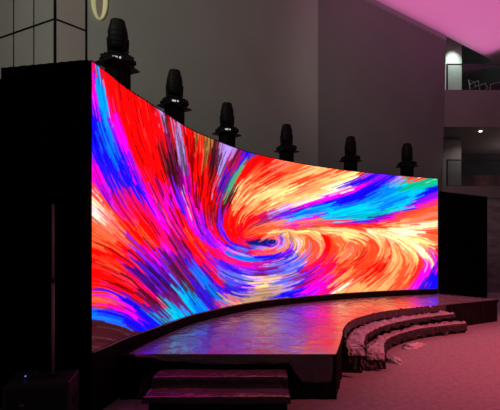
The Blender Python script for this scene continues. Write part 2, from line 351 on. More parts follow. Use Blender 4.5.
def paint_picture():
    X0, Y0, S = 86.0, 56.0, 4
    W, H = int(360 * S), int(304 * S)
    cp = []
    for tok in PTS.split():
        k = tok[-1]
        x, y = tok[:-1].split(',')
        cp.append((float(x), float(y)) + PAL[k])
    cp = np.array(cp)
    an = np.array([[float(v) for v in t.split(',')] for t in ANG.split()])
    th = np.radians(an[:, 2])
    # flow field on a 2-unit grid
    gx = np.arange(X0 - 10, X0 + 372, 2.0)
    gy = np.arange(Y0 - 10, Y0 + 316, 2.0)
    GX, GY = np.meshgrid(gx, gy)
    d2 = (GX[..., None] - an[:, 0]) ** 2 + (GY[..., None] - an[:, 1]) ** 2 + 9.0
    w = d2 ** -1.7
    c2 = (w * np.cos(2 * th)).sum(-1)
    s2 = (w * np.sin(2 * th)).sum(-1)
    # the eye of the swirl: flow runs round a flat ellipse
    ex, ey = GX - 273.0, GY - 242.0
    q = np.exp(-((ex / 13) ** 2 + (ey / 6) ** 2)) * 1.0
    te = np.arctan2(ex / 3.2 + 1e-6, -ey)
    nrm = np.hypot(c2, s2) + 1e-12
    c2 = c2 / nrm * (1 - q) + np.cos(2 * te) * q
    s2 = s2 / nrm * (1 - q) + np.sin(2 * te) * q
    def ang_at(x, y):
        fx = np.clip((x - gx[0]) / 2, 0, len(gx) - 1.001)
        fy = np.clip((y - gy[0]) / 2, 0, len(gy) - 1.001)
        i, j = fx.astype(int), fy.astype(int)
        a, b = fx - i, fy - j
        def f(Z): return (Z[j, i] * (1 - a) + Z[j, i + 1] * a) * (1 - b) + (Z[j + 1, i] * (1 - a) + Z[j + 1, i + 1] * a) * b
        return .5 * np.arctan2(f(s2), f(c2))
    def col_at(x, y, jit=1.0):
        a = ang_at(x, y)
        ca, sa = np.cos(a), np.sin(a)
        px = x + rng.normal(0, jit, x.shape)
        py = y + rng.normal(0, jit, x.shape)
        out = np.zeros((len(x), 3))
        for s in range(0, len(x), 2000):
            e = s + 2000
            dx = px[s:e, None] - cp[:, 0]
            dy = py[s:e, None] - cp[:, 1]
            al = dx * ca[s:e, None] + dy * sa[s:e, None]
            ac = -dx * sa[s:e, None] + dy * ca[s:e, None]
            d = (al * .6) ** 2 + ac ** 2
            o = np.argpartition(d, 3, axis=1)[:, :3]
            dd = np.take_along_axis(d, o, 1)
            ww = (dd + .6) ** -3.5
            ww /= ww.sum(1, keepdims=True)
            pick = (rng.random((len(o), 1)) > np.cumsum(ww, 1)).sum(1).clip(0, 2)
            sharp = cp[o[np.arange(len(o)), pick], 2:5]
            soft = (cp[o][:, :, 2:5] * ww[..., None]).sum(1)
            out[s:e] = sharp * .85 + soft * .15
        return out
    canvas = np.zeros((H, W, 3))
    # base coat
    yy, xx = np.mgrid[0:H:4, 0:W:4]
    base = col_at(X0 + xx.ravel() / S, Y0 + yy.ravel() / S, .8).reshape(xx.shape + (3,))
    canvas[:] = np.repeat(np.repeat(base, 4, 0), 4, 1)[:H, :W]
    def strokes(N, lmin, lmax, wmin, wmax, bright, jit, tint=None, zone=None):
        x = X0 + rng.random(N) * W / S
        y = Y0 + rng.random(N) * H / S
        if zone:
            x = rng.normal(zone[0], zone[2], N)
            y = rng.normal(zone[1], zone[3], N)
        # thin with distance: smaller, finer strokes to the right of the picture
        sc = np.interp(x, [90, 200, 440], [1.35, 1.0, .85])
        c = col_at(x, y, jit)
        f = 1.02 + rng.normal(0, bright, (N, 1)) * .55
        c = np.clip(c * f, 0, 255)
        if tint is not None:
            c = tint(c)
        L = (lmin + rng.random(N) ** 1.5 * (lmax - lmin)) * sc * np.clip(np.hypot((x - 268) / 1.5, y - 242) / 20, .6, 1)
        wd = (wmin + rng.random(N) ** 2 * (wmax - wmin)) * sc
        step = .3
        K = int(lmax * 1.35 / step / 2)
        path = []
        for sgn in (1, -1):
            px, py = x.copy(), y.copy()
            a0 = ang_at(px, py)
            dx, dy = np.cos(a0) * sgn, np.sin(a0) * sgn
            seq = []
            for k in range(K):
                a = ang_at(px, py)
                nx, ny = np.cos(a), np.sin(a)
                fl = np.sign(nx * dx + ny * dy); fl[fl == 0] = 1
                dx, dy = nx * fl, ny * fl
                px, py = px + dx * step, py + dy * step
                seq.append((px, py, -dy, dx, np.full(N, (k + 1) * step)))
            path.append(seq)
        seq = path[0] + path[1]
        PX = np.stack([s[0] for s in seq], 1); PY = np.stack([s[1] for s in seq], 1)
        NX = np.stack([s[2] for s in seq], 1); NY = np.stack([s[3] for s in seq], 1)
        DS = np.stack([s[4] for s in seq], 1)
        nw = 2 * int(math.ceil(wmax * 1.35 * S / 2)) + 1
        offs = np.linspace(-.5, .5, nw)
        CH = 600
        for s in range(0, N, CH):
            e = min(N, s + CH)
            ww = wd[s:e, None, None] * offs
            ix = ((PX[s:e, :, None] + NX[s:e, :, None] * ww - X0) * S).astype(int)
            iy = ((PY[s:e, :, None] + NY[s:e, :, None] * ww - Y0) * S).astype(int)
            ok = (ix >= 0) & (iy >= 0) & (ix < W) & (iy < H) & (DS[s:e, :, None] < L[s:e, None, None] / 2)
            cc = np.broadcast_to(c[s:e, None, None, :], ix.shape + (3,))
            canvas[iy[ok], ix[ok]] = cc[ok]
    strokes(6500, 16, 44, 1.0, 2.4, .05, .4)
    strokes(6500, 12, 42, .5, 1.3, .10, .6)
    strokes(650, 12, 34, .4, .7, .1, .8, tint=lambda c: c * .66)                       # dark hairlines
    strokes(420, 8, 26, .4, .7, .05, .8, tint=lambda c: np.clip(c * .82 + 40, 0, 255))    # light hairlines
    strokes(55, 14, 40, .6, 1.4, .2, .8, tint=lambda c: c * .36 + np.array([14, 0, 10]), zone=(163, 276, 24, 24))   # dark gaps low on the left
    strokes(90, 14, 36, .6, 1.4, .2, .8, tint=lambda c: c * .5, zone=(190, 175, 16, 26))
    # soften along the flow only, so that strokes taper at their ends
    yy, xx = np.mgrid[0:H, 0:W]
    fx, fy = X0 + xx.ravel() / S, Y0 + yy.ravel() / S
    a = ang_at(fx, fy)
    ca, sa = np.cos(a), np.sin(a)
    tot = np.zeros((H * W, 3)); wt = 0
    for k in range(-5, 6):
        wk = math.exp(-(k / 2.6) ** 2)
        jx = np.clip(xx.ravel() + ca * k * 1.5, 0, W - 1).astype(int)
        jy = np.clip(yy.ravel() + sa * k * 1.5, 0, H - 1).astype(int)
        tot += canvas[jy, jx] * wk
        wt += wk
    canvas = (tot / wt).reshape(H, W, 3)
    return canvas, X0, Y0, S

CANVAS, CX0, CY0, CS = paint_picture()

def srgb_lin(a):
    a = a / 255.0
    return np.where(a <= .04045, a / 12.92, ((a + .055) / 1.055) ** 2.4)

# --------------------------------------------------------------- LED display
SCR = [(-1.517, 3.84), (-1.456, 4.13), (-1.384, 4.50), (-1.174, 5.16), (-.922, 5.95), (-.68, 6.42), (-.30, 7.05), (.19, 7.66),
       (.95, 8.32), (1.78, 8.88), (2.48, 9.26), (3.67, 9.78), (4.78, 10.19)]
CURVE = spline(SCR, 400)
Z_BOT, Z_TOP = EYE - .973, EYE + 1.81

led = empty('led_display', (CURVE[200][0], CURVE[200][1], 0))
tag(led, 'tall concave video wall showing a red, blue and cream paint swirl behind the stage', 'video wall')
ORG = np.array(led.location)

# columns spaced evenly as the curve is seen, so the picture keeps its detail at the near and the far end
NC, NR = 560, 300
dens = 1.0 / np.hypot(CURVE[:, 0], CURVE[:, 1])
cum = np.r_[0, np.cumsum(.5 * (dens[1:] + dens[:-1]))]
tt = np.interp(np.linspace(0, cum[-1], NC), cum, np.arange(400))
cxs = np.interp(tt, np.arange(400), CURVE[:, 0])
cys = np.interp(tt, np.arange(400), CURVE[:, 1])
zs = np.linspace(Z_BOT, Z_TOP, NR)
VX = np.repeat(cxs[:, None], NR, 1); VY = np.repeat(cys[:, None], NR, 1); VZ = np.repeat(zs[None], NC, 0)
PU = 250 + 400 * VX / VY
PV = 250 - 400 * (VZ - EYE) / VY
ix = np.clip((PU - CX0) * CS, 1, CANVAS.shape[1] - 2)
iy = np.clip((PV - CY0) * CS, 1, CANVAS.shape[0] - 2)
# small box filter
acc = 0
for dx in (-1.2, 0, 1.2):
    for dy in (-1.2, 0, 1.2):
        acc = acc + srgb_lin(CANVAS[np.clip(iy + dy, 0, CANVAS.shape[0] - 1).astype(int), np.clip(ix + dx, 0, CANVAS.shape[1] - 1).astype(int)])
colr = (acc / 9).reshape(-1, 3)
# lit pixels at full drive are brighter than the camera can hold
k_ = np.clip((colr - .72) / .2, 0, 1); colr = colr * (1 + .75 * k_ * k_ * (3 - 2 * k_))
verts = np.stack([VX - ORG[0], VY - ORG[1], VZ], -1).reshape(-1, 3)
i = np.arange(NC - 1)[:, None] * NR + np.arange(NR - 1)[None]
quads = np.stack([i, i + NR, i + NR + 1, i + 1], -1).reshape(-1, 4)
me = bpy.data.meshes.new('screen')
me.vertices.add(len(verts)); me.vertices.foreach_set('co', verts.ravel().astype(np.float32))
me.loops.add(quads.size); me.loops.foreach_set('vertex_index', quads.ravel().astype(np.int32))
me.polygons.add(len(quads)); me.polygons.foreach_set('loop_start', np.arange(0, quads.size, 4, dtype=np.int32))
me.update(calc_edges=True)
at = me.color_attributes.new('swirl', 'FLOAT_COLOR', 'POINT')
at.data.foreach_set('color', np.concatenate([colr, np.ones((len(colr), 1))], 1).ravel().astype(np.float32))
m = bpy.data.materials.new('led_pixels'); m.use_nodes = True
nt = m.node_tree; nt.nodes.remove(nt.nodes['Principled BSDF'])
ca = nt.nodes.new('ShaderNodeAttribute'); ca.attribute_name = 'swirl'
em = nt.nodes.new('ShaderNodeEmission'); em.inputs['Strength'].default_value = 1.05
nt.links.new(ca.outputs['Color'], em.inputs['Color']); nt.links.new(em.outputs[0], nt.nodes['Material Output'].inputs['Surface'])
me.materials.append(m)
link(bpy.data.objects.new('screen', me), led)

def band(name, path_a, path_b, z0, z1, mat, parent, org):
    """closed solid between two plan paths from z0 to z1"""
    pts = [(p[0] - org[0], p[1] - org[1]) for p in path_a] + [(p[0] - org[0], p[1] - org[1]) for p in path_b[::-1]]
    n = len(path_a)
    bm = bmesh.new()
    A = [[bm.verts.new((p[0] - org[0], p[1] - org[1], z)) for p in q] for q in (path_a, path_b) for z in (z0, z1)]
    a0, a1, b0, b1 = A
    for k in range(n - 1):
        for q in ((a0[k], a0[k + 1], a1[k + 1], a1[k]), (b0[k + 1], b0[k], b1[k], b1[k + 1]), (a1[k], a1[k + 1], b1[k + 1], b1[k]), (a0[k + 1], a0[k], b0[k], b0[k + 1])):
            bm.faces.new(q)
    for k in (0, n - 1):
        bm.faces.new((a0[k], a1[k], b1[k], b0[k]))
    return bm_obj(name, bm, mat, parent)

C80 = resample(CURVE, 90)
band('cabinet', offset(C80, -.012), offset(C80, -.13), Z_BOT - .005, Z_TOP + .012, M['black'], led, ORG)
band('top_trim', offset(C80, .004), offset(C80, -.010), Z_TOP + .001, Z_TOP + .014, M['platemetal'], led, ORG)
band('bottom_trim', offset(C80, .016), offset(C80, -.010), Z_BOT - .016, Z_BOT - .004, M['trim'], led, ORG)
band('plinth', offset(C80, .004), offset(C80, -.13), 0, Z_BOT - .017, M['skirt'], led, ORG)

# ------------------------------------------------------------- black masking
def drape(name, a, b, z1, label, folds, amp=.018):
    a, b = np.array(a), np.array(b)
    L = np.linalg.norm(b - a); d = (b - a) / L; nrm = np.array([d[1], -d[0]])
    n = int(folds * 10)
    P = [a + d * L * k / n + nrm * amp * math.sin(k / 10 * 2 * PI + math.sin(k * .17)) for k in range(n + 1)]
    P = np.array(P)
    o = band(name, P, P - nrm * .03, 0.0, z1, M['drape'], None, (0, 0))
    return tag(o, label, 'drape')
drape('black_drape', (-2.475, 3.975), (-1.545, 3.80), Z_TOP + .0, 'black fabric drape closing off the left end of the video wall', 9, .004)
drape('black_drape', (-3.6, 4.12), (-2.49, 4.02), Z_TOP - .09, 'lower black drape at the far left edge, left of the taller one', 9, .004)
drape('black_drape', (4.86, 10.22), (6.72, 11.30), EYE + 1.5, 'black fabric drape standing past the right end of the video wall', 14, .02)

# -------------------------------------------------------------------- stage
ZS = .48
back = [p for p in offset(CURVE, .03) if p[1] > 4.30]
FRONT_C = [(1.215, 5.22), (1.36, 5.74), (1.62, 6.33), (1.97, 6.79), (2.40, 7.21), (2.83, 7.52), (3.94, 8.09)]
side = [(0.93, 4.27), (1.10, 4.82)] + [tuple(p) for p in spline(FRONT_C, 60)] + [(4.8, 8.55), (5.58, 8.98)]
left0 = (back[0][0] + .01, 4.27)
outline = [left0] + side + [(5.02, 10.15)] + [tuple(p) for p in back[::-1][2:]]
st = empty('curved_stage', (1.5, 6.5, 0))
tag(st, 'low black stage with a concave front, covered in shiny plastic film, before the video wall', 'stage')
so = np.array([1.5, 6.5])
oloc = [(p[0] - so[0], p[1] - so[1]) for p in outline]
bm = bmesh.new(); prism(bm, oloc, ZS - .06, ZS); bm_obj('deck', bm, M['skirt'], st)
# skirt with shallow pleats round the visible sides
vis = resample([left0] + side + [(5.02, 10.15)], 420)
vis = np.array([v for v in vis])
inn = offset(vis, -.02)
pl = np.array([.006 * math.sin(k * .9) + .004 * math.sin(k * .37) for k in range(len(vis))])
T = np.gradient(vis, axis=0); T /= np.linalg.norm(T, axis=1)[:, None]
NRM = np.stack([T[:, 1], -T[:, 0]], 1)
band('skirt', vis - NRM * (.012 - pl)[:, None], vis - NRM * .03, 0, ZS - .061, M['skirt'], st, so)

# film laid over the deck: ruled grid between the back curve and the front boundary, with wrinkles
def film_grid(name, A, B, z, nv, mat, amp, drop=None, freq=1.0, label=None, cat='plastic sheet', group=None, ridge=None):
    n = len(A)
    V, F = [], []
    rows = nv + 1
    for k in range(n):
        for j in range(rows):
            t = j / nv
            p = A[k] * (1 - t) + B[k] * t
            h = abs(fbm(p[0] * 1.7 * freq, p[1] * 1.7 * freq, 3.1)) * amp
            h += max(0, .5 - abs(fbm(p[0] * 3.3 * freq + 5, p[1] * 2.2 * freq, 9.7, 3)) * 3) * amp * 1.2
            e = min(1, t * 12, (1 - t) * 12)
            V.append((p[0], p[1], z + h * e))
    for k in range(n - 1):
        for j in range(nv):
            a = k * rows + j
            F.append((a, a + 1, a + rows + 1, a + rows))
    if drop:
        for (sgn_j, fn) in drop:
            base = len(V)
            m_ = 5
            for k in range(n):
                v = V[k * rows + (nv if sgn_j > 0 else 0)]
                dlen, nx, ny = fn(k, v)
                for q in range(1, m_ + 1):
                    tq = q / m_
                    wob = abs(fbm(v[0] * 6, v[1] * 6, q * .7 + 4)) * .055 * tq
                    V.append((v[0] + nx * (.012 + wob), v[1] + ny * (.012 + wob), v[2] - dlen * tq))
            for k in range(n - 1):
                for q in range(m_):
                    def idx(kk, qq):
                        return (kk * rows + (nv if sgn_j > 0 else 0)) if qq == 0 else base + kk * m_ + qq - 1
                    F.append((idx(k, q), idx(k, q + 1), idx(k + 1, q + 1), idx(k + 1, q)))
    o = mesh_obj(name, V, F, mat, None, smooth=True)
    if drop:
        o.data.materials.append(M['film_riser_shaded'])
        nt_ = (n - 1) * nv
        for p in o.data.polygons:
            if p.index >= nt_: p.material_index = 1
    if label: tag(o, label, cat, group)
    return o

NB = 260
Bk = resample(back, NB)
Bk = Bk + np.stack([.10 * np.clip((5.3 - Bk[:, 1]) / 1.0, 0, 1), 0 * Bk[:, 1]], 1)
Fr = resample([(-1.29, 4.28)] + [(x - .01, y + .01) for x, y in side], NB)
film_grid('plastic_film', Bk, Fr, ZS + .006, 70, M['film'], .010, freq=1.0,
          label='large shiny plastic film spread over the stage top, mirroring the screen')

# film hem hanging over the straight front edge
V, F = [], []
nx_, nz_ = 90, 8
for k in range(nx_ + 1):
    t = k / nx_
    x = -1.22 + t * 2.10
    ln = .045 + .05 * max(0, math.sin(t * 3.0)) ** 1.2 + .02 * fbm(x * 3, 0, 2)
    if t < .2: ln *= .35 + t * 3
    if x > .42: ln += min(1, (x - .42) * 8) * (.20 + .10 * (x - .42))
    for q in range(nz_ + 1):
        s = q / nz_
        V.append((x + .02 * s * fbm(x * 4, s * 2, 5), 4.262 - .012 - .05 * s * (.4 + abs(fbm(x * 2.3, s, 8))), ZS + .012 - ln * s))
for k in range(nx_):
    for q in range(nz_):
        a = k * (nz_ + 1) + q
        F.append((a, a + 1, a + nz_ + 2, a + nz_ + 1))
tag(mesh_obj('plastic_film', V, F, M['film_dark'], None, True), 'loose hem of dark film hanging over the straight front edge of the stage', 'plastic sheet')

# ------------------------------------------------------- curved steps at right
IN1 = spline(FRONT_C, 80)
O1 = spline([(1.46, 5.20), (1.67, 5.86), (1.85, 6.19), (2.17, 6.62), (2.67, 7.09), (3.3, 7.53), (4.03, 7.92)], 80)
I2 = spline([(1.525, 5.40), (1.67, 5.86), (1.85, 6.19), (2.17, 6.62), (2.67, 7.09), (3.3, 7.53), (4.03, 7.92)], 80)
O2 = spline([(1.81, 5.42), (1.995, 6.0), (2.2, 6.39), (2.54, 6.78), (3.08, 7.22), (3.6, 7.49), (4.17, 7.74)], 80)
Z1, Z2 = .335, .185
cs = empty('curved_steps', (2.3, 6.6, 0))
tag(cs, 'two low curved steps wrapped in crumpled film along the right side of the stage', 'steps')
co_ = np.array([2.3, 6.6])
band('step', offset(IN1, .022), O1, 0, Z1, M['skirt'], cs, co_)
band('step', offset(I2, .012), O2, 0, Z2, M['skirt'], cs, co_)

def hem(seed, lo, hi):
    def fn(k, v):
        return (lo + (hi - lo) * (.5 + .5 * math.sin(k * .33 + seed)) * (.5 + abs(fbm(v[0] * 4, v[1] * 4, seed)))), fn.n[k][0], fn.n[k][1]
    return fn
def step_film(A, B, z, lo, hi, seed, label):
    A, B = resample(A, 220), resample(B, 220)
    T = np.gradient(B, axis=0); T /= np.linalg.norm(T, axis=1)[:, None]
    n = np.stack([T[:, 1], -T[:, 0]], 1)
    f = hem(seed, lo, hi); f.n = n
    jag = np.array([.035 * fbm(k * .21, seed) for k in range(220)])
    return film_grid('plastic_film', A, B + n * (.008 + np.abs(jag))[:, None], z + .005, 14, M['film_step'], .042, drop=[(1, f)], freq=2.4, label=label)
step_film(offset(IN1, .034), O1, Z1, .06, .095, 1.3, 'crumpled film over the upper curved step')
step_film(offset(I2, .026), O2, Z2, .12, .17, 4.1, 'crumpled film over the lower curved step, nearest the pink carpet')
# dark film on the stage edge above the upper step
E = resample(IN1, 200)
T = np.gradient(E, axis=0); T /= np.linalg.norm(T, axis=1)[:, None]
N_ = np.stack([T[:, 1], -T[:, 0]], 1)
V, F = [], []
for k in range(200):
    for q in range(7):
        s = q / 6
        w_ = .008 + .034 * abs(fbm(k * .23, s * 2, 1.5))
        V.append((E[k][0] + N_[k][0] * w_, E[k][1] + N_[k][1] * w_, ZS + .018 + .022 * fbm(k * .27, 3.3) - (ZS + .02 - Z1 - .035) * s))
for k in range(199):
    for q in range(6):
        a = k * 7 + q
        F.append((a, a + 7, a + 8, a + 1))
tag(mesh_obj('plastic_film', V, F, M['film_dark'], None, True), 'ragged dark film strip on the curved stage edge above the upper step', 'plastic sheet')

# film bunched over the front ends of the two curved steps
def apron(x0, x1, y, z, zlow, out, seed, label):
    V, F = [], []
    na, nb = 40, 22
    for k in range(na + 1):
        t = k / na
        x = x0 + (x1 - x0) * t
        for q in range(nb + 1):
            s_ = q / nb
            cr = abs(fbm(x * 9, s_ * 3, seed)) * .07 + abs(fbm(x * 22, s_ * 7, seed + 3)) * .02
            V.append((x + .015 * fbm(x * 8, s_ * 3, seed + 7), y - out * s_ ** .8 - cr * min(1, s_ * 4), z - (z - zlow) * s_ ** 1.7 + cr * .45 * min(1, s_ * 4) * (1 - s_)))
    for k in range(na):
        for q in range(nb):
            a = k * (nb + 1) + q
            F.append((a, a + 1, a + nb + 2, a + nb + 1))
    o = mesh_obj('plastic_film', V, F, M['film_step'], None, True)
    o.data.materials.append(M['film_riser_shaded'])
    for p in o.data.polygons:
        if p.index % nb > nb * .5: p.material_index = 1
    return tag(o, label, 'plastic sheet')
apron(1.25, 1.455, 5.185, Z1 + .012, .10, .17, 2.0, 'bunched film hanging over the front end of the upper curved step')
apron(1.555, 1.80, 5.375, Z2 + .012, .02, .06, 5.0, 'bunched film hanging over the front end of the lower curved step')
# crumpled scraps
def scrap(loc, rx, ry, h, seed, mat, label, rz=0):
    bm = bmesh.new()
    bmesh.ops.create_icosphere(bm, subdivisions=4, radius=1)
    for v in bm.verts:
        p = v.co.copy()
        r_ = 1 + .45 * fbm(p.x * 1.8 + seed, p.y * 1.8, p.z * 1.8) + .25 * abs(fbm(p.x * 5, p.y * 5 + seed, p.z * 5))
        v.co = Vector((p.x * r_ * rx, p.y * r_ * ry, max(0, (p.z * r_ + .25)) * h))
    o = bm_obj('film_scrap', bm, mat, None, True)
    o.location = loc; o.rotation_euler = (0, 0, rz)
    return tag(o, label, 'plastic scrap')
M['film_pale'] = film_mat('pale_film', (.9, .86, .86, 1), .3, .5, 8, spec=.8, coat=.5)
scrap((2.72, 6.62, 0.0), .24, .10, .045, 2.0, M['film_pale'], 'pale film scrap lying on the carpet at the foot of the lower step', .75)
scrap((2.07, 5.70, 0.0), .08, .11, .05, 6.0, M['film_pale'], 'crumpled film scrap on the carpet by the front end of the lower step', .3)

# ---------------------------------------------------- straight steps at left
ps = empty('stage_steps', (-.30, 4.0, 0))
tag(ps, 'two black straight steps under clear film at the front edge of the stage', 'steps')
bm = bmesh.new(); bx(bm, (.02, .118, .165), (1.28, .285, .33)); bm_obj('step', bm, M['skirt'], ps, bevel=.008)
bm = bmesh.new(); bx(bm, (.0, -.148, .110), (1.30, .235, .22)); bm_obj('step', bm, M['skirt'], ps, bevel=.008)
# film over them
prof = [(4.19, .345), (4.10, .340), (3.972, .338), (3.955, .315), (3.948, .270), (3.925, .238), (3.84, .231), (3.728, .228), (3.712, .20), (3.708, .175)]
pr = []
for (a, b) in zip(prof, prof[1:]):
    for q in range(5):
        pr.append((a[0] + (b[0] - a[0]) * q / 5, a[1] + (b[1] - a[1]) * q / 5))
pr.append(prof[-1])
V, F = [], []
n = 90
for k in range(n + 1):
    t = k / n
    for q, (y, z) in enumerate(pr):
        s = q / (len(pr) - 1)
        x = -.945 + t * 1.32 - .06 * (1 - t) * s
        tent = max(0, 1 - t / .06) + max(0, (t - .96) / .04)
        zz = z + .006 * abs(fbm(x * 6, y * 6, 1)) + .004 * abs(fbm(x * 14, y * 14, 4))
        yy = y - .010 * abs(fbm(x * 5, z * 9, 2))
        V.append((x, yy - .02 * tent, zz + .0 * tent))
for k in range(n):
    for q in range(len(pr) - 1):
        a = k * len(pr) + q
        F.append((a, a + 1, a + len(pr) + 1, a + len(pr)))
sheet = mesh_obj('plastic_film', V, F, M['film_tread_sheen'], None, True)
sheet.data.materials.append(M['film_riser_shaded'])
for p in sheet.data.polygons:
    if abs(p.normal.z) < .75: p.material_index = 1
tag(sheet, 'glossy film draped down over the two straight front steps', 'plastic sheet')
# clear side flap hanging off the left end
V, F = [], []
for k in range(13):
    t = k / 12
    for q in range(9):
        s = q / 8
        y = 4.18 - s * .46
        top = .345 if s < .52 else .345 - (s - .52) / .48 * .12
        V.append((-1.012 - .03 * t - .04 * s - .02 * abs(fbm(t * 3, s * 4, 6)), y, top * (1 - t * (.35 + .5 * s)) + .004))
for k in range(12):
    for q in range(8):
        a = k * 9 + q
        F.append((a, a + 1, a + 10, a + 9))
tag(mesh_obj('clear_film', V, F, M['film_clear'], None, True), 'clear film flap hanging at the left end of the straight front steps', 'plastic sheet')

# --------------------------------------------- towers and moving-head lights
HEADS = [(118, 5.10, 184), (174.5, 6.32, 143), (227, 7.50, 116), (286.5, 8.72, 99), (350.5, 9.62, 89.5), (407, 10.25, 84)]
ORDN = ['at the left end', 'second from the left end', 'third from the left end', 'third from the right end', 'second from the right end', 'at the right end']
Z_PLATE = EYE + 2.32

def copy_tree(o, parent=None):
    c = o.copy(); COL.objects.link(c)
    if parent is not None: c.parent = parent
    for ch in list(o.children):
        copy_tree(ch, c)
    return c

def make_tower():
    t = empty('light_tower')
    bm = bmesh.new(); bx(bm, (0, 0, (Z_PLATE - .03) / 2), (.26, .20, Z_PLATE - .03)); bm_obj('post', bm, M['black'], t, bevel=.012)
    bm = bmesh.new(); bx(bm, (0, 0, Z_PLATE - .013), (.46, .32, .022)); bm_obj('top_plate', bm, M['platemetal'], t, bevel=.004)
    bm = bmesh.new(); bx(bm, (0, 0, .012), (.46, .26, .024)); bm_obj('foot_plate', bm, M['platemetal'], t, bevel=.004)
    return t

def make_head():
    t = empty('moving_head_light')
    bm = bmesh.new()
    bx(bm, (0, 0, .045), (.40, .28, .07)); bx(bm, (0, 0, .092), (.33, .24, .03))
    b_ = bm_obj('base', bm, M['lampblack'], t, bevel=.014)
    for sx in (-1, 1):
        for sy in (-1, 1):
            bm = bmesh.new(); tube(bm, (sx * .14, sy * .09, 0), (sx * .14, sy * .09, .012), .018); bm_obj('rubber_foot', bm, M['black'], b_)
    for sx in (-1, 1):
        bm = bmesh.new()
        bx(bm, (sx * .208, 0, .055), (.03, .10, .022)); bm_obj('handle', bm, M['black'], b_, bevel=.006)
    bm = bmesh.new(); rings(bm, [(.075, .105), (.07, .118), (.065, .135)], 2.0); bm_obj('pan_collar', bm, M['black'], t, True)
    # yoke: two arms joined under the head
    bm = bmesh.new()
    bx(bm, (0, 0, .150), (.25, .12, .035))
    bm_y = bm
    for sx in (-1, 1):
        for k in range(6):
            z = .155 + k * .032
            bx(bm_y, (sx * (.114 + .002 * k), 0, z), (.026, .115 - .006 * k, .036))
    bm_obj('yoke', bm_y, M['lampblack'], t, bevel=.008)
    bm = bmesh.new()
    rings(bm, [(.075, .172), (.100, .190), (.110, .235), (.119, .30), (.123, .36), (.121, .42), (.114, .455), (.104, .49), (.096, .53), (.088, .555), (.070, .570)], 2.9, n=32, sx=1.0, sy=1.05)
    h = bm_obj('head', bm, M['lampblack'], t, True)
    bm = bmesh.new(); rings(bm, [(.060, .566), (.062, .575), (.050, .580), (.044, .574)], 2.0); bm_obj('lens', bm, M['glassdark'], h, True)
    for z in (.27, .33, .39):
        bm = bmesh.new()
        rings(bm, [(.112, z - .008), (.1265 - abs(z - .36) * .08, z - .004), (.1265 - abs(z - .36) * .08, z + .004), (.112, z + .008)], 2.9, n=32, sx=1, sy=1.05, cap=False); bm_obj('cooling_fin', bm, M['black'], h, True)
    return t

def add_display(head):
    b_ = [c for c in head.children if c.name.startswith('base')][0]
    bm = bmesh.new()
    bx(bm, (-.025, -.142, .046), (.06, .006, .026)); bx(bm, (.035, -.142, .046), (.022, .006, .024))
    d = bm_obj('display', bm, M['display'], b_)
    d['label'] = 'small lit white display'

twr = make_tower(); hd = make_head()
for k, (px, D, up) in enumerate(HEADS):
    x = (px - 250) / 400 * D
    j = int(np.argmin(np.hypot(CURVE[:, 0] - x, CURVE[:, 1] - D)))
    tg = CURVE[min(j + 4, 399)] - CURVE[max(j - 4, 0)]
    rz = math.atan2(tg[1], tg[0])
    zp = EYE + up * D / 400
    t = twr if k == 0 else copy_tree(twr)
    h = hd if k == 0 else copy_tree(hd)
    t.location = (x, D, 0); t.rotation_euler = (0, 0, rz * .9); t.scale = (1, 1, zp / Z_PLATE)
    h.location = (x, D, zp + .001); h.rotation_euler = (0, 0, (.25, .3, .2, .1, .1, .1)[k])
    tag(t, 'black light tower with flat top plate behind the video wall, ' + ORDN[k], 'tower', 'light towers behind the video wall')
    tag(h, 'black moving head light on its tower, ' + ORDN[k] + ' of the row', 'stage light', 'moving head lights above the video wall')
kids = sorted([o for o in bpy.data.objects if o.name.startswith('moving_head_light')], key=lambda o: o.location.y)
for h in kids[:3]:
    add_display(h)

# -------------------------------------------------- subwoofer, pole, receiver
sw = empty('subwoofer', (-1.76, 3.40, 0), .20)
tag(sw, 'black subwoofer box in the dark corner at the lower left', 'speaker')
bm = bmesh.new(); bx(bm, (0, 0, .275), (.50, .36, .49)); cab = bm_obj('cabinet', bm, M['subblack'], sw, bevel=.012, segs=3)
bm = bmesh.new(); bx(bm, (0, -.186, .275), (.44, .012, .42)); gr = bm_obj('grille', bm, M['grille'], sw, bevel=.01)
bm = bmesh.new(); bx(bm, (-.10, -.194, .36), (.035, .006, .02)); bd = bm_obj('badge', bm, M['greyled'], gr)
for sx in (-1, 1):
    for sy in (-1, 1):
        bm = bmesh.new(); tube(bm, (sx * .2, sy * .14, 0), (sx * .2, sy * .14, .032), .025); bm_obj('rubber_foot', bm, M['black'], sw)
bm = bmesh.new(); bx(bm, (.253, 0, .33), (.01, .14, .07)); bm_obj('side_handle', bm, M['black'], sw, bevel=.004)
bm = bmesh.new(); tube(bm, (.085, .02, .518), (.085, .02, .528), .05, 20); bm_obj('pole_socket', bm, M['black'], sw)
p0 = Vector((-1.772 + .085 * math.cos(.2) - .02 * math.sin(.2), 3.40 + .085 * math.sin(.2) + .02 * math.cos(.2), .529))
pole = empty('speaker_pole', p0)
tag(pole, 'thin metal pole standing upright on the subwoofer', 'pole')
bm = bmesh.new(); tube(bm, (0, 0, 0), (0, 0, .80), .0125, 16); bm_obj('lower_tube', bm, M['polemetal'], pole, True)
bm = bmesh.new(); tube(bm, (0, 0, .80), (0, 0, 1.455), .0100, 16); tube(bm, (0, 0, 1.455), (0, 0, 1.465), .0100, 16, .006); bm_obj('upper_tube', bm, M['polemetal'], pole, True)
bm = bmesh.new(); tube(bm, (0, 0, .79), (0, 0, .82), .0145, 16); bm_obj('collar', bm, M['black'], pole, True)
rc = empty('wireless_receiver', (-1.90, 3.40, .5205), .20)
tag(rc, 'small black receiver box with a blue light lying on the subwoofer', 'receiver')
bm = bmesh.new(); bx(bm, (0, 0, .021), (.16, .11, .04)); bm_obj('case', bm, M['subblack'], rc, bevel=.005)
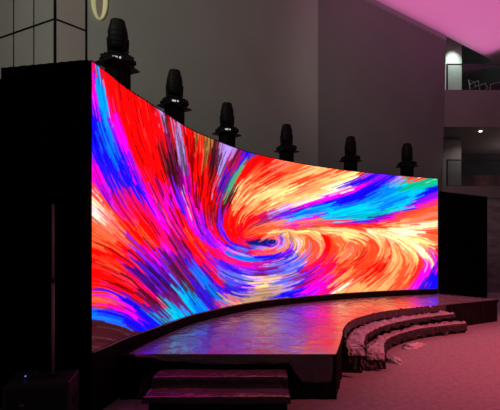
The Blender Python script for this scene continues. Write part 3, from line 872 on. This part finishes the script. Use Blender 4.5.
bm = bmesh.new(); tube(bm, (.01, -.054, .024), (.01, -.058, .024), .006, 12); l_ = bm_obj('indicator', bm, M['blueled'], rc); l_['label'] = 'glowing blue light'

# ------------------------------------------------------------------ building
def quad(name, pts, mat, thick=None):
    o = mesh_obj(name, pts, [tuple(range(len(pts)))], mat)
    o['kind'] = 'structure'
    return o
def sbox(name, lo, hi, mat):
    bm = bmesh.new()
    bx(bm, [(a + b) / 2 for a, b in zip(lo, hi)], [b - a for a, b in zip(lo, hi)])
    o = bm_obj(name, bm, mat); o['kind'] = 'structure'
    return o

bm = bmesh.new(); bx(bm, (2, 8, -.1), (34, 28, .2)); f = bm_obj('floor', bm, M['floor']); f['kind'] = 'structure'

ZC = EYE + 8.0
# back wall in two runs that meet in a soft vertical bend
W1a, W1b, W2b = np.array([-3.44, 8.46]), np.array([1.95, 11.45]), np.array([7.27, 14.93])
bend = []
for t in np.linspace(0, 1, 9):
    a = W1b + (W1a - W1b) / np.linalg.norm(W1a - W1b) * .45 * (1 - t)
    c = W1b + (W2b - W1b) / np.linalg.norm(W2b - W1b) * .45 * t
    bend.append(a * (1 - t) + c * t)
def wall_strip(name, path, z0, z1, mat, lean=0.0):
    P = np.array(path)
    N = offset(P, -.25) if len(P) > 2 else P + np.array([-(P[1] - P[0])[1], (P[1] - P[0])[0]]) / np.linalg.norm(P[1] - P[0]) * .25
    o = band(name, P, N, z0, z1, mat, None, (0, 0)); o['kind'] = 'structure'
    return o
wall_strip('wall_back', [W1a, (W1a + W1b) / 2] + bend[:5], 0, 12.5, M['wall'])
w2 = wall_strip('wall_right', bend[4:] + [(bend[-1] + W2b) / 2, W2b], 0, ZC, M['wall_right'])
for v in w2.data.vertices:                       # the far edge of the wall leans outwards towards the top
    if v.co.x > 6.8:
        v.co.x += .28 * (v.co.z / ZC) - .22
# ceiling: its far edge runs on from the top of the right-hand wall
dW = (W2b - W1b) / np.linalg.norm(W2b - W1b)
e0 = W1b - dW * 6.0
e1 = W2b + dW * 9.0
bm = bmesh.new()
prism(bm, [(e0[0], e0[1]), (e0[0] + 3, -4), (20, -4), (e1[0] + 4, e1[1] - 1), (e1[0], e1[1])], ZC, ZC + .3)
c_ = bm_obj('ceiling', bm, M['ceil']); c_['kind'] = 'structure'
bm = bmesh.new(); prism(bm, [(e0[0] - 8, e0[1] + 1), (18, 8), (20, 22), (-10, 22)], 12.5, 12.7)
c2_ = bm_obj('ceiling', bm, M['wall']); c2_['kind'] = 'structure'

# panelled volume at the left, corner towards the viewer
K = np.array([-3.90, 8.0]); Lf = np.array([-8.0, 13.1 - 8.0 + 7.0]); Lf = np.array([-7.6, 9.72]); Rt = np.array([-3.455, 8.44])
bm = bmesh.new()
prism(bm, [tuple(K), tuple(Rt), (-4.2, 11.5), (-8.2, 11.5), tuple(Lf)], 0, 12.4)
wl = bm_obj('wall_left', bm, M['panel']); wl['kind'] = 'structure'
def joint(a, b, z0, z1, w):
    """thin dark joint standing 4 mm proud of the panels"""
    bm = bmesh.new()
    a, b = Vector(a), Vector(b)
    d = (b - a)
    if d.length < 1e-6:
        bx(bm, (a.x, a.y, (z0 + z1) / 2), (w, w, z1 - z0))
    else:
        bx(bm, ((a.x + b.x) / 2, (a.y + b.y) / 2, (z0 + z1) / 2), (d.length, w, z1 - z0), math.atan2(d.y, d.x))
    o = bm_obj('panel_joint', bm, M['joint'], wl)
    return o
dl = (Lf - K)
def on_left(px):
    r_ = (px - 250) / 400
    t = (r_ * K[1] - K[0]) / (dl[0] - r_ * dl[1])
    return K + dl * t
for px in (34, 13.8, -7, -28):
    p = on_left(px); joint(p, p, 0, 12.4, .020)
joint(K, K, 0, 12.4, .042)
joint(Rt, Rt, 0, 12.4, .035)
zj = EYE + 231 * 8.0 / 400
joint(K, Lf, zj - .015, zj + .015, .03)
joint(K, Rt, zj - .015, zj + .015, .03)

# oval light on the back wall
nw = (W1b - W1a) / np.linalg.norm(W1b - W1a)
lp = W1a + nw * .235 + np.array([nw[1], -nw[0]]) * .015
ol = empty('wall_light', (lp[0], lp[1], EYE + 250 * lp[1] / 400), math.atan2(nw[1], nw[0]))
tag(ol, 'oval recessed wall light with a pale yellow rim, high on the grey wall', 'light')
bm = bmesh.new()
n = 48
R_ = []
for (s, y) in ((1.0, 0.02), (1.0, -.05), (.97, -.06), (.80, -.02), (.80, .02)):
    R_.append([bm.verts.new((.165 * s * math.cos(2 * PI * i / n) * (1 if s > .9 else .56), y, .42 * s * math.sin(2 * PI * i / n) * (1 if s > .9 else 1.17))) for i in range(n)])
for a, b in zip(R_, R_[1:]):
    for i in range(n):
        bm.faces.new((a[i], a[(i + 1) % n], b[(i + 1) % n], b[i]))
bm_obj('rim', bm, M['cream'], ol, True)
bm = bmesh.new()
bm.faces.new([bm.verts.new((.115 * math.cos(2 * PI * i / n), -.018, .38 * math.sin(2 * PI * i / n))) for i in range(n)])
bm_obj('face', bm, M['creamface'], ol)

# balconies past the end of the right-hand wall
YB = 15.0
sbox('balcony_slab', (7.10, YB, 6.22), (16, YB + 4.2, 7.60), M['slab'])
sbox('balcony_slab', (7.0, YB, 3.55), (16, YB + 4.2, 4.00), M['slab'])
sbox('wall_lower', (6.6, YB + .05, 0), (16, YB + .35, 3.55), M['lowwall'])
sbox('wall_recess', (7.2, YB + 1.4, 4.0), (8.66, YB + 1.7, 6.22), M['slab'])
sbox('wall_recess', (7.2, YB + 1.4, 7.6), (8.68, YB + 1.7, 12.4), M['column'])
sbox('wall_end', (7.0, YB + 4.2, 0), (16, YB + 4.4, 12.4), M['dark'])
sbox('reflection_panel', (8.9, YB + 3.2, 4.0), (15, YB + 3.3, 5.0), M['red_reflection'])  # added panel, its red stands in for reflections in the lower railing glass

def railing(z, label):
    t = empty('glass_railing', (7.42, YB + .06, z))
    tag(t, label, 'railing')
    bm = bmesh.new(); bx(bm, (3.6, 0, .49), (7.1, .016, .95)); bm_obj('glass_panel', bm, M['glass'], t)
    bm = bmesh.new(); bx(bm, (3.58, 0, .985), (7.2, .045, .035)); bm_obj('top_rail', bm, M['rail'], t)
    bm = bmesh.new(); bx(bm, (0, 0, .485), (.05, .05, .97)); bm_obj('post', bm, M['rail'], t)
    bm = bmesh.new(); bx(bm, (3.58, 0, .01), (7.2, .05, .018)); bm_obj('bottom_rail', bm, M['rail'], t)
    return t
railing(7.602, 'glass railing on the upper balcony, in front of the chairs')
railing(4.002, 'glass railing on the lower balcony, below the soffit downlight')

# chairs on the upper balcony
def make_chair():
    t = empty('balcony_chair')
    for sx in (-1, 1):
        bm = bmesh.new(); tube(bm, (sx * .21, -.20, 0), (sx * .20, -.19, .45), .014); bm_obj('leg', bm, M['chrome'], t)
        bm = bmesh.new(); tube(bm, (sx * .21, .22, 0), (sx * .20, .20, .45), .014); tube(bm, (sx * .20, .20, .45), (sx * .20, .27, .86), .014); bm_obj('leg', bm, M['chrome'], t)
        bm = bmesh.new(); tube(bm, (sx * .235, -.17, .45), (sx * .235, -.17, .66), .014); tube(bm, (sx * .235, -.18, .66), (sx * .225, .23, .66), .016); bm_obj('arm', bm, M['chrome'], t)
    bm = bmesh.new(); bx(bm, (0, 0, .465), (.44, .43, .04)); bm_obj('seat', bm, M['seatgrey'], t, bevel=.015)
    bm = bmesh.new(); bx(bm, (0, .25, .74), (.37, .02, .18)); bm_obj('backrest', bm, M['seatgrey'], t, bevel=.008)
    bm = bmesh.new(); tube(bm, (-.215, .27, .86), (.215, .27, .86), .014); bm_obj('back_rail', bm, M['chrome'], t)
    return t
ch = make_chair()
for k, (x, y, rz, lab) in enumerate([(9.12, YB + 1.0, .5, 'metal framed chair on the upper balcony, nearest the lit wall'),
                                     (9.95, YB + 1.25, -.7, 'metal framed chair on the upper balcony, middle one behind the glass'),
                                     (10.45, YB + .9, 2.6, 'metal framed chair on the upper balcony, at the right picture edge')]):
    o = ch if k == 0 else copy_tree(ch)
    o.location = (x, y, 7.601); o.rotation_euler = (0, 0, rz)
    tag(o, lab, 'chair', 'chairs on the upper balcony')

dlg = empty('downlight', (8.92, YB + .48, 6.219))
tag(dlg, 'small lit downlight set in the soffit under the upper balcony', 'light')
bm = bmesh.new(); tube(bm, (0, 0, -.012), (0, 0, 0), .085, 20); bm_obj('bezel', bm, M['rail'], dlg)
bm = bmesh.new(); tube(bm, (0, 0, -.045), (0, 0, -.012), .050, 20, .060); bm_obj('lamp', bm, M['lampglow'], dlg)

# -------------------------------------------------------------------- lights
def spot(name, loc, to, energy, col, size, blend=.6, rad=.2):
    l = bpy.data.lights.new(name, 'SPOT'); l.energy = energy; l.color = col; l.spot_size = math.radians(size); l.spot_blend = blend; l.shadow_soft_size = rad
    o = link(bpy.data.objects.new(name, l)); o.location = loc
    o.rotation_euler = (Vector(to) - Vector(loc)).to_track_quat('-Z', 'Y').to_euler()
    return o
def area(name, loc, to, energy, col, sx, sy):
    l = bpy.data.lights.new(name, 'AREA'); l.energy = energy; l.color = col; l.shape = 'RECTANGLE'; l.size = sx; l.size_y = sy
    o = link(bpy.data.objects.new(name, l)); o.location = loc
    o.rotation_euler = (Vector(to) - Vector(loc)).to_track_quat('-Z', 'Y').to_euler()
    return o
cw = area('ceiling_wash', (6.56, 12.23, 9.40), (6.56, 12.23, ZC), 80, (1.0, .24, .615), 9.7, 3.6)
cw.rotation_euler = (PI, 0, math.atan2(dW[1], dW[0]))
spot('carpet_wash', (9.5, 2.5, 6.5), (4.6, 6.0, 0), 3100, (1.0, .13, .18), 56, 1.0, .8)
spot('column_wash', (8.30, YB + .95, 10.2), (8.30, YB + 1.36, 8.0), 190, (.80, 1.0, .86), 70, .9, .05)
spot('wall_fill_right', (2.0, 4.5, 7.2), (4.8, 13.4, 6.6), 260, (1.0, .93, .84), 62, .9, .5)
spot('wall_fill', (-3.5, 1.0, 7.5), (-1.6, 10.0, 6.3), 490, (1.0, .99, .86), 88, .8, .5)

spot('soffit_downlight', (8.92, YB + .48, 6.16), (8.92, YB + .6, 4), 45, (1.0, .86, .84), 150, .6, .05)
def point(name, loc, energy, col):
    l = bpy.data.lights.new(name, 'POINT'); l.energy = energy; l.color = col; l.shadow_soft_size = .15
    o = link(bpy.data.objects.new(name, l)); o.location = loc
point('upper_recess_fill', (12.8, YB + 2.4, 10.8), 45, (.78, 1.0, .85))  # unseen fill added to lift the dark upper recess
point('lower_recess_fill', (12.0, YB + 2.0, 5.7), 40, (1.0, .75, .78))  # added fill without a visible fitting, brightens the lower recess
w = bpy.data.worlds.new('world'); scn.world = w; w.use_nodes = True
bg = w.node_tree.nodes['Background']
bg.inputs['Color'].default_value = (1.0, .93, .93, 1); bg.inputs['Strength'].default_value = .035

scn.view_settings.view_transform = 'Standard'
scn.view_settings.look = 'None'
scn.view_settings.exposure = 0
scn.view_settings.gamma = 1
